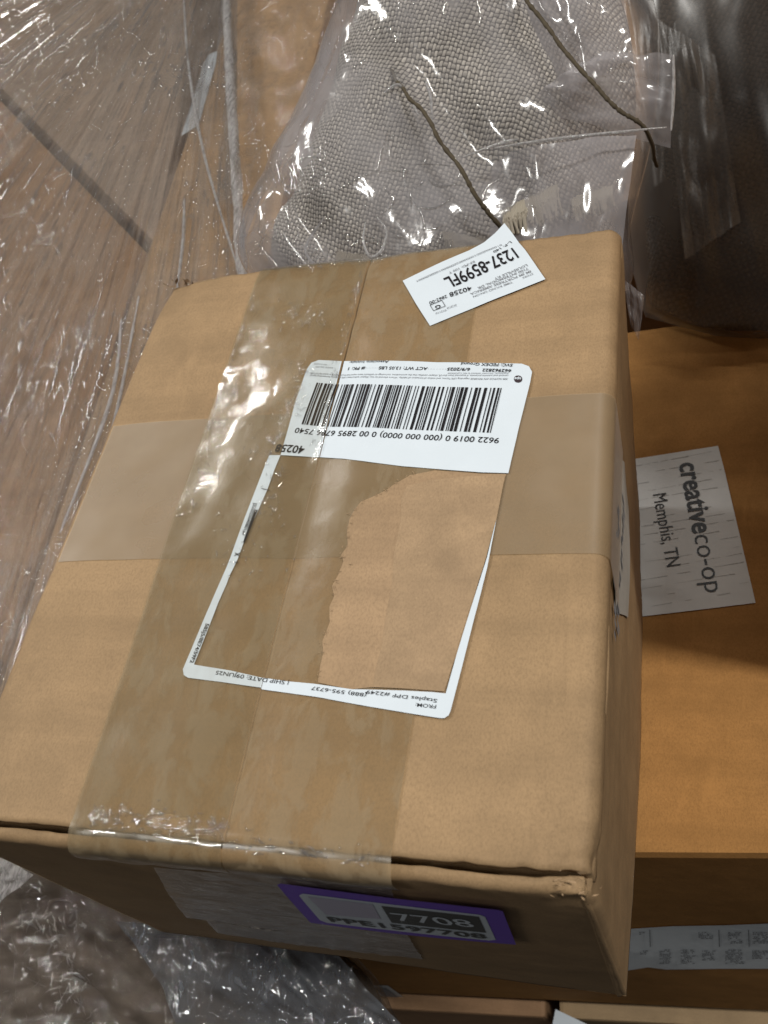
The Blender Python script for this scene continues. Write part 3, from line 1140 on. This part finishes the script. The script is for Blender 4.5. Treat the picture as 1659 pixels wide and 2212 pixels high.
grid("front_panel", front_panel, 150, 70, CARD, box, thick=.0032, inward=True)
link("bottom_panel", [BFL + Vector((0, 0, .002)), BFR + Vector((0, 0, .002)), BBR + Vector((0, 0, .002)), BBL + Vector((0, 0, .002))], [(3, 2, 1, 0)], CARD, box)
# inner minor flaps seen as the dark corrugated core through the gaps
grid("inner_flap", lambda u, v: Vector((XL + .006 + (XR - XL - .012) * u, YF + .004 + (YB - YF - .008) * v, -.0185)), 4, 4, CORE, box, thick=.003)
# torn paper at the crushed corner
V, F = [], []
for k in range(22):
    c = Vector((XR - .005 + random.gauss(0, .004), YF - .002 + random.gauss(0, .0020), -.0055 + random.gauss(0, .0015)))
    a_, b_ = Vector((random.gauss(0, 1), random.gauss(0, .4), random.gauss(0, .5))) * .0012, Vector((random.gauss(0, .4), random.gauss(0, .6), random.gauss(0, .8))) * .0007
    i = len(V)
    V += [c, c + a_, c + a_ + b_, c + b_ * 1.3]
    F.append((i, i + 1, i + 2, i + 3))
ts = link("torn_paper", V, F, BACKING, box)
V, F = [], []
for k in range(14):
    c = Vector((XL + .008 + random.gauss(0, .006), YB + random.gauss(0, .0012), -.004 + random.gauss(0, .0012)))
    a_, b_ = Vector((random.gauss(0, 1), random.gauss(0, .4), random.gauss(0, .5))) * .003, Vector((random.gauss(0, .4), random.gauss(0, .6), random.gauss(0, .8))) * .0012
    i = len(V)
    V += [c, c + a_, c + a_ + b_, c + b_ * 1.3]
    F.append((i, i + 1, i + 2, i + 3))
link("torn_paper", V, F, CORE, box)

# ---- tapes
def front_y(x, z, rough=1):
    k_ = min(1, max(0, (-z - .0085) / (H - .0085)))
    return YF - FLIP + (BFL.y - YF + FLIP) * k_ - .003 * math.sin(math.pi * k_) * math.sin(math.pi * min(1, max(0, (x - XL) / (XR - XL)))) + rough * .0004 * N(x, z, 2, 40)


def tape_run(name, x0, x1, off, mat, down, wr=.0, side=0, nu=44, seed=0):
    """lengthwise tape: over the back edge, along the top, over the gap at the front and down the front panel"""
    path = []
    for k in range(6):
        path.append((YB + .0022, -.022 + .02 * k / 5))
    for k in range(1, 5):
        a = k / 5 * math.pi / 2
        path.append((YB + .0022 - .002 * math.sin(a) * .9, -.002 + .002 * math.sin(a)))
    n = 110
    for k in range(n + 1):
        path.append((YB - .001 + (YF + .010 - YB + .001) * k / n, 'top'))
    front = spline([(YF + .010, .0, 0), (YF + .004, -.0004, 0), (YF - .001, -.0003, 0), (YF - FLIP - .0012, -.0038, 0), (YF - FLIP - .0022, -.0085, 0), (YF - FLIP - .0014, -.0145, 0)], 22)
    for q in front[1:]:
        path.append((q.x, q.y, 'f'))
    z = -.02
    while z > down:
        z -= .004
        path.append((None, z, 'p'))
    nv = len(path) - 1

    def fn(u, v):
        k = round(v * nv)
        q = path[k]
        yq = q[0] if q[0] is not None else YF
        # follow the seam on the side that touches it
        a_, b_ = x0, x1
        if side == 1:
            b_ = SEAM - gap(yq) * .5
        if side == -1:
            a_ = SEAM + gap(yq) * .5
        x = a_ + (b_ - a_) * u
        ed = min(1, u * 10, (1 - u) * 10)
        if q[-1] == 'top':
            y = q[0]
            w = max(0, min(1, (y - .16) / .08))
            z = zt(x, y) + off + wr * w * (.5 + .5 * N(x * 1.0, y * .8, seed, 60)) * .9 * (.3 + .7 * (N(x, y, 4, 30) > -.1)) + .00012 * abs(N(x, y, seed, 120))
            if side == 1:
                z += .0011 * w * max(0, u - .9) * 10 * (.5 + .5 * N(0, y, 1, 130))
            return Vector((x, y, z))
        if q[-1] == 'f':
            t = (YF + .010 - q[0]) / .016
            wob = .0009 * N(x, q[1], seed, 60) * min(1, t * 1.4)
            return Vector((x, q[0] - abs(wob), q[1] + zt(x, YF + .012) * (1 - min(1, t)) + off + wob * .8))
        if q[-1] == 'p':
            k_ = (-q[1] - .0085) / (H - .0085)
            x -= .012 * k_
            return Vector((x, front_y(x, q[1]) - .0016 + .0005 * N(x, q[1], seed, 50), q[1]))
        return Vector((x, q[0] + off, q[1] + zt(x, YB)))
    return grid(name, fn, nu, nv, mat, box)


# crosswise tape first (it lies under the others)
def cross_fn(u, v):
    y = .1853 + .0758 * v - .004 * u * 0
    x0, x1 = XL + .002, XR - .0035
    k = u * 1.12
    if k <= 1:
        x = x0 + (x1 - x0) * k
        return Vector((x, y, zt(x, y) + .0003))
    s = (k - 1) / .12
    a = min(1, s * 3) * math.pi / 2
    r = RAD
    return Vector((x1 + (r + .0006) * math.sin(a), y, zt(x1, y) + .0003 - r * (1 - math.cos(a)) - max(0, s - .333) * .05))


grid("packing_tape", cross_fn, 120, 40, TAPE_S, box)
tape_run("packing_tape", SEAM, -.0945, .0005, TAPE_B, -.01, .0, -1, seed=3)
tape_run("packing_tape", -.2125, SEAM - .0004, .0004, TAPE_B, -.01, .0, 0, seed=5)
tape_top = tape_run("packing_tape", -.2125, SEAM, .0013, TAPE, -.01, .0002, 1, nu=60, seed=8)


# small creases and bubbles lifting the tape where it was pressed unevenly
tsp = []


def tape_spot(x, y, d):
    z = zt(x, y) + .0014 if y > YF + .006 else None
    if z is None:
        t = (YF + .006 - y)
        z = zt(x, YF + .012) + .0012 - t * t * 22
    tsp.append((Vector((x, y, z)), Vector((0, -.2 if y < YF + .01 else 0, 1)), d))


while len(tsp) < 260:
    x, y = random.uniform(-.211, -.165), random.uniform(.205, .335)
    if N(x, y, 8, 45) > random.uniform(-.1, .45):
        tape_spot(x, y, any_dir(None))
for k in range(120):
    y = random.uniform(.235, .352)
    tape_spot(SEAM - gap(y) * .5 - abs(random.gauss(0, .0016)), y, Vector((random.gauss(0, .3), 1, 0)))
for k in range(70):
    q = P((660 - 72 * (t_ := random.random()), 795 + 190 * t_))
    tape_spot(q.x + random.gauss(0, .0015), q.y, any_dir(None))
for k in range(60):
    tape_spot(-.2110 + abs(random.gauss(0, .0012)), random.uniform(.255, .345), Vector((random.gauss(0, .3), 1, 0)))
for k in range(40):
    q = P((random.uniform(470, 640), random.uniform(1080, 1260)))
    tape_spot(q.x, q.y, any_dir(None))
for k in range(190):
    tape_spot(random.uniform(-.205, SEAM), YF + .0035 + random.gauss(0, .0022), Vector((1, random.gauss(0, .5), 0)))
for k in range(60):
    tape_spot(random.uniform(-.165, -.10), YF - .001 + random.gauss(0, .0016), Vector((1, random.gauss(0, .5), 0)))
for k in range(40):
    tape_spot(random.uniform(-.19, -.14), YB - .003 + random.gauss(0, .0012), Vector((1, random.gauss(0, .3), 0)))
ridge_mesh("tape_creases", tsp, box, FILM_RIDGE, .0002, .0006, .0008, .0045, .4)


# clear ragged tape stuck down the front panel
nBF, oBF = Vector((0, -1, 0)), Vector((0, YF - FLIP + .0005, 0))


def clear_fn(u, v):
    # left and right borders as slanting lines down the panel, the lower end torn
    lx = (335 + 90 * v + (40 if v > .75 else 0), 1862 + 175 * v)
    rx = (846 + 66 * v ** 1.2, 1900 + 185 * v)
    e = 0
    if v > .5:
        e = 6 * N(v * 60, 0, 0)
    pa = P(lx, n=nBF, o=oBF)
    pb = P((rx[0] + e, rx[1]), n=nBF, o=oBF)
    p = pa.lerp(pb, u)
    p.y = front_y(p.x, p.z) - .0014 - .0006 * abs(N(p.x, p.z, 4, 70)) - .0006 * max(0, v - .8) * 5 * abs(N(u * 9, 1, 1))
    if v > .97:
        p.z -= .004 * abs(N(u * 30, 2, 2))
    return p


grid("clear_tape", clear_fn, 90, 70, TAPE_C, box)

# ---- the torn shipping label
outer_top = [(607, 985), (640, 868), (664, 800), (674, 786), (690, 780), (760, 780), (900, 783), (1050, 787), (1128, 789), (1143, 794), (1150, 806), (1146, 828), (1122, 925), (1099, 1025),
             (1040, 1023), (940, 1015), (870, 1009), (800, 1000), (740, 991), (690, 986), (650, 985)]
lbl = sheet("shipping_label", [P(p) for p in outer_top], .00075, LABEL_W, box, split=True)
lbl['label'] = "white upper part of the torn shipping label, with barcode"
frame_left = [(607, 985), (594, 1016), (579, 1059), (560, 1105), (528, 1176), (515, 1210), (497, 1245), (491, 1263), (472, 1306), (421, 1437), (423, 1438), (500, 1450), (563, 1463), (625, 1473), (683, 1479), (761, 1490), (873, 1493), (935, 1497),
              (964, 1500), (989, 1412), (1020, 1310), (1053, 1205), (1074, 1120), (1072, 1132), (1053, 1229), (1000, 1441), (974, 1538), (970, 1547), (961, 1553), (951, 1553), (800, 1528), (690, 1508), (565, 1489), (563, 1485), (408, 1466), (399, 1460), (397, 1448), (440, 1343), (500, 1205), (570, 1016), (583, 985)]
fr_ = sheet("label_margin", [P(p) for p in frame_left], .00075, LABEL_W, box, split=True)
fr_['label'] = "narrow white frame left around the torn-off label middle"
back_poly = [(1094, 1027), (1077, 1096), (1072, 1122), (1051, 1207), (1018, 1312), (987, 1414), (962, 1498), (873, 1491), (806, 1488), (761, 1488), (687, 1477)]
edge_pts = [(687, 1477), (690, 1440), (700, 1410), (697, 1385), (711, 1346), (714, 1310), (722, 1290), (720, 1268), (730, 1245), (742, 1215), (738, 1200), (752, 1180), (750, 1150), (756, 1123), (766, 1104), (780, 1086), (806, 1075), (833, 1062), (850, 1050), (868, 1040), (886, 1029), (940, 1018), (1040, 1026)]
bk = sheet("exposed_backing", [P((p[0] + (random.uniform(-4, 4) if 0 < i < len(edge_pts) - 3 else 0), p[1] + (random.uniform(-3, 3) if 0 < i < len(edge_pts) - 3 else 0))) for i, p in enumerate(back_poly + edge_pts[1:])], .00068, BACKING, box)
bk['label'] = "fuzzy torn paper where the label's middle was pulled off"


lay = sheet("paper_layer", [P(p) for p in ((1092, 1030), (1074, 1122), (1050, 1209), (1017, 1313), (986, 1415), (961, 1496), (880, 1489), (806, 1486), (812, 1450), (826, 1395), (833, 1340), (848, 1262), (852, 1200), (866, 1130), (868, 1080), (880, 1052), (930, 1040), (1010, 1032))], .00085, BACKING2, box)
fib = []
for i in range(len(edge_pts) - 2):
    a_, b_ = P(edge_pts[i]), P(edge_pts[i + 1])
    for k in range(3):
        p = a_.lerp(b_, random.random()) + Vector((random.gauss(.0004, .0009), random.gauss(0, .0009), 0))
        p.z = zt(p.x, p.y) + .0008
        fib.append((p, Vector((0, 0, 1)), any_dir(p)))
ridge_mesh("paper_fibres", fib, box, BACKING2, .00008, .00016, .0006, .0022, .4)


def C3(x, y):
    return (338.8 + .5311 * x, 474.4 + .5311 * y)


def C3b(x, y):
    return (630.3 + .335 * x, 745.5 + .335 * y)


def C5(x, y):
    return (372.7 + .388 * x, 1389.3 + .388 * y)


def C6(x, y):
    return (379.5 + .2145 * x, 1016.5 + .2145 * y)


def C2(x, y):
    return (833.6 + .2247 * x, 474.4 + .2247 * y)


# barcode bars
V, F = [], []
tl, tr, br, bl_ = [P(C3(*q)) for q in ((652, 667), (1409, 692), (1364, 873), (590, 835))]
u = 0.0
unit = 1 / 196
rb = random.Random(41)
while u < 1:
    w = rb.choice((1, 1, 1, 2, 2, 3)) * unit
    w = min(w, 1 - u)
    i = len(V)
    for uu, (t_, b_) in ((u, (tl.lerp(tr, u), bl_.lerp(br, u))), (u + w, (tl.lerp(tr, u + w), bl_.lerp(br, u + w)))):
        for k in range(5):
            q = t_.lerp(b_, k / 4)
            V.append(Vector((q.x, q.y, zt(q.x, q.y) + .00095)))
    for k in range(4):
        F.append((i + k, i + k + 1, i + 6 + k, i + 5 + k))
    u += w + rb.choice((1, 1, 1, 2, 2, 3)) * unit
link("barcode", V, F, INK, lbl)
lettering("printed_text", [("9622 0019 0 (000 000 0000) 0 00 2895 6786 7540", C3(1397, 894), C3(568, 850), 12.5, .008), ("40258", C3(605, 922), C3(492, 918), 17, .018),
                           ("SVC: FEDEX Ground", C3b(1430, 134), C3b(1098, 121), 6.2, .01), ("662962822", C3b(1420, 170), C3b(1235, 162), 6.5, .016), ("6/9/2025", C3b(1155, 158), C3b(1008, 154), 6.5, .016),
                           ("ACT WT: 13.05 LBS", C3b(880, 150), C3b(568, 146), 6.5, .016), ("# PK: 1", C3b(478, 146), C3b(368, 144), 6.5, .016), ("Associate Initials:", C3b(630, 110), C3b(375, 105), 5.0, .006)], lbl, INK, off=.00095)
lettering("small_print", [("SEE NOTICE ON REVERSE regarding UPS Terms, and notice of limitation of liability. Where allowed by law, shipper authorizes UPS to act as forwarding agent", C3b(1395, 226), C3b(125, 200), 3.6, .01),
                          ("control and customs purposes. If exported from the US, shipper certifies that the commodities, technology or software were exported from the US in accordance with", C3b(1400, 204), C3b(125, 186), 3.6, .01),
                          ("Regulations. Diversion contrary to law is prohibited", C3b(1400, 190), C3b(1010, 186), 3.0, .01), ("WS 9-0-0375", C3b(232, 128), C3b(150, 124), 3, 0), ("2025.06.09", C3b(270, 146), C3b(160, 143), 3, 0),
                          ("- - - - - - -", C3b(1000, 160), C3b(880, 157), 3, 0), ("- - - - -", C3b(565, 152), C3b(485, 150), 3, 0)], lbl, INK_G, off=.00092)
# round carrier mark, printed in dark brown, with its three letters
cx, cy = C3b(1462, 230)
shield = [(cx + 9.5 * math.cos(a) * (1 if abs(math.cos(a)) < .8 else .95), cy + 7.6 * math.sin(a)) for a in [k * math.pi / 8 for k in range(16)]]
sheet("carrier_mark", [P(p) for p in shield], .00093, plain("brown_ink", (.045, .03, .035), .4), lbl)
lettering("mark_text", [("ups", (cx + 7, cy - 2.5), (cx - 7, cy - 3), 6, .03)], lbl, LABEL_W, off=.00110)

lettering("printed_text", [("FROM:", C5(1472, 350), C5(1358, 338), 8.3, .002), ("Staples DPF #2249", C5(1478, 318), C5(1085, 266), 8.3, .002), ("(888) 595-6737", C5(1085, 284), C5(780, 246), 8.3, .002),
                           ("| SHIP DATE: 09JUN25", C5(652, 214), C5(250, 158), 9.2, .002), ("J252025040801uv", C6(800, 340), C6(676, 665), 7.2, .012), ("585J5/8E74/59F2", C6(312, 1548), C6(152, 1945), 7.6, .02),
                           ("X", C6(612, 838), C6(600, 878), 10, .03)], fr_, INK, off=.00095)
sheet("ink_bar", [P(C6(*q)) for q in ((838, 412), (808, 412), (745, 580), (700, 705), (690, 740), (708, 738), (775, 575))], .00094, INK, fr_)
for s0, s1 in (((870, 190), (955, 208)), ((585, 926), (640, 935))):
    sheet("cut_mark", [P(C6(*s0)), P(C6(*s1)), P(C6(s1[0], s1[1] + 6)), P(C6(s0[0], s0[1] + 6))], .00094, INK, fr_)


# ---- the small routing label, one corner curling over the back edge
def curl(x, y):
    e = max(0, y - (YB - .010))
    z = zt(x, min(y, YB - .004))
    return z + .0005 + 4.2 * e * e


rl = sheet("routing_label", [P(C2(*p)) for p in ((165, 600), (500, 440), (800, 295), (945, 222), (1055, 140), (1145, 58), (1210, 130), (1340, 300), (1535, 582), (980, 808), (430, 1038), (290, 815))], .0004, LABEL_W, box, cell=.006, zf=curl)
rl['label'] = "small white address label set askew over the back edge"
lettering("printed_text", [("1237-8599FL", C2(1218, 282), C2(556, 582), 27, .012), ("40258", C2(820, 652), C2(612, 724), 10, .006), ("2862-00", C2(588, 742), C2(418, 806), 7, .002), ("G", C2(525, 832), C2(476, 850), 8, .01),
                           ("L-P: 140", C2(1195, 212), C2(1030, 318), 5.6, .004)], rl, INK, off=.0007, zf=curl)
lettering("small_print", [("0100000000100000020000001000000001", C2(1110, 238), C2(300, 600), 4, 0), ("RF-PD: 100 T", C2(850, 408), C2(605, 518), 5, .002), ("LOUISVILLE KY", C2(1355, 440), C2(1040, 574), 5.4, .008),
                          ("7100 INTERMODAL DR", C2(1362, 472), C2(882, 664), 5.4, .008), ("IM JM FORTRESS AMERICA", C2(1390, 498), C2(812, 724), 5.4, .008), ("STORE", C2(1412, 524), C2(1312, 566), 4, 0), ("TIME RX:NO ON:ON", C2(1215, 604), C2(840, 752), 4.4, .002),
                          ("0123110", C2(680, 830), C2(590, 862), 5, 0), ("012110", C2(585, 880), C2(482, 912), 4.4, 0)], rl, INK_G, off=.00068, zf=curl)
fr4 = [(428, 838), (545, 792), (580, 852), (463, 896)]
for i in range(4):
    a_, b_ = Vector(fr4[i]), Vector(fr4[(i + 1) % 4])
    nn = Vector((-(b_ - a_).y, (b_ - a_).x)).normalized() * 4
    sheet("frame_line", [P(C2(*q)) for q in (a_, b_, b_ + nn, a_ + nn)], .00075, INK, rl, zf=curl)


# ---- purple sticker on the front panel
def C1(x, y):
    return (576 + .3472 * x, 1863.7 + .3472 * y)


nST, oST = Vector((0, -1, 0)), Vector((0, YF - FLIP - .002, -.03))


def on_front(o, off):
    """press a flat print onto the slightly bulging front panel"""
    bm = bmesh.new()
    bm.from_mesh(o.data)
    xs = [v.co.x for v in bm.verts]
    k = math.floor(min(xs) / .006) + 1
    while k * .006 < max(xs):
        bmesh.ops.bisect_plane(bm, geom=bm.verts[:] + bm.edges[:] + bm.faces[:], plane_co=(k * .006, 0, 0), plane_no=(1, 0, 0), dist=1e-6)
        k += 1
    for z in range(1, 40):
        bmesh.ops.bisect_plane(bm, geom=bm.verts[:] + bm.edges[:] + bm.faces[:], plane_co=(0, 0, -.006 * z), plane_no=(0, 0, 1), dist=1e-6)
    for v in bm.verts:
        v.co.y = front_y(v.co.x, v.co.z, 0) - off
    bm.to_mesh(o.data)
    bm.free()
    return o


st = on_front(plane_poly("purple_sticker", [C1(*p) for p in ((68, 120), (90, 112), (780, 205), (1440, 282), (1470, 292), (1550, 530), (1100, 478), (800, 440), (275, 365))], nST, oST, 0, PURPLE, box), .0029)
st['label'] = "purple bordered number sticker on the shaded front panel"
on_front(plane_poly("sticker_panel", [C1(*p) for p in ((205, 185), (228, 172), (1325, 313), (1360, 328), (1425, 490), (1380, 494), (375, 362), (335, 345))], nST, oST, 0, STICK_W, st), .00302)
on_front(plane_poly("code_block", [C1(*p) for p in ((258, 188), (662, 240), (712, 335), (372, 305))], nST, oST, 0, STICK_L, st), .00314)
on_front(plane_poly("number_block", [C1(*p) for p in ((715, 250), (1320, 325), (1365, 437), (780, 360))], nST, oST, 0, STICK_D, st), .00314)
for o_ in lettering("number_text", [("7708", C1(822, 343), C1(1302, 396), 16.5, .006)], st, STICK_W, nST, oST, 0):
    on_front(o_, .00326)
for o_ in lettering("printed_text", [("PPE1597708", C1(405, 350), C1(1372, 478), 10.5, .018)], st, STICK_D, nST, oST, 0):
    on_front(o_, .00326)

# ---- faded label on the parcel's right side
nS = Vector((1, 0, 0))


def side_pt(px, off):
    p = P(px, n=nS, o=Vector((XR + .0035, 0, 0)))
    return p


def side_x(y, z):
    t = min(1, max(0, (-z - .010) / (H - .010)))
    uu = (y - YF) / (YB - YF)
    x0 = XR + RAD * .4 - .0004
    return x0 + (BFR.x + (BBR.x - BFR.x) * uu - x0) * t + .004 * math.sin(math.pi * uu) * t + .0012 * N(y, z, 0, 24) * min(1, uu * 5)


sp = [side_pt(q, 0) for q in ((1341, 985), (1360, 1000), (1369, 1100), (1369, 1334), (1342, 1322), (1336, 1222), (1340, 1100))]
bm = bmesh.new()
fc = bm.faces.new([bm.verts.new((0, p.y, p.z)) for p in sp])
bmesh.ops.triangulate(bm, faces=[fc])
for ax in (1, 2):
    for k in range(-40, 60):
        co, no = Vector((0, 0, 0)), Vector((0, 0, 0))
        co[ax], no[ax] = k * .007, 1
        bmesh.ops.bisect_plane(bm, geom=bm.verts[:] + bm.edges[:] + bm.faces[:], plane_co=co, plane_no=no, dist=1e-6)
bmesh.ops.recalc_face_normals(bm, faces=bm.faces[:])
for v in bm.verts:
    v.co.x = side_x(v.co.y, v.co.z) + .0007
vs_, fs_ = [v.co.copy() for v in bm.verts], []
bm.verts.index_update()
fs_ = [tuple(v.index for v in f.verts) for f in bm.faces]
bm.free()
sl = link("side_label", vs_, fs_, paper("dull_label_paper", (.46, .44, .40), .5, .12), box)
V2, F2 = [], []
for r in range(2):
    for k in range(22):
        y = .165 + k * .0036
        z = -.022 - r * .020 - (.004 if k % 3 else 0)
        xx = side_x(y, z - .004) + .0010
        if random.random() < .75:
            i = len(V2)
            hgt = random.uniform(.004, .010)
            V2 += [(xx, y, z), (xx, y + .0022, z), (xx, y + .0022, z - hgt), (xx, y, z - hgt)]
            F2.append((i, i + 1, i + 2, i + 3))
link("faded_print", V2, F2, INK_G, sl)
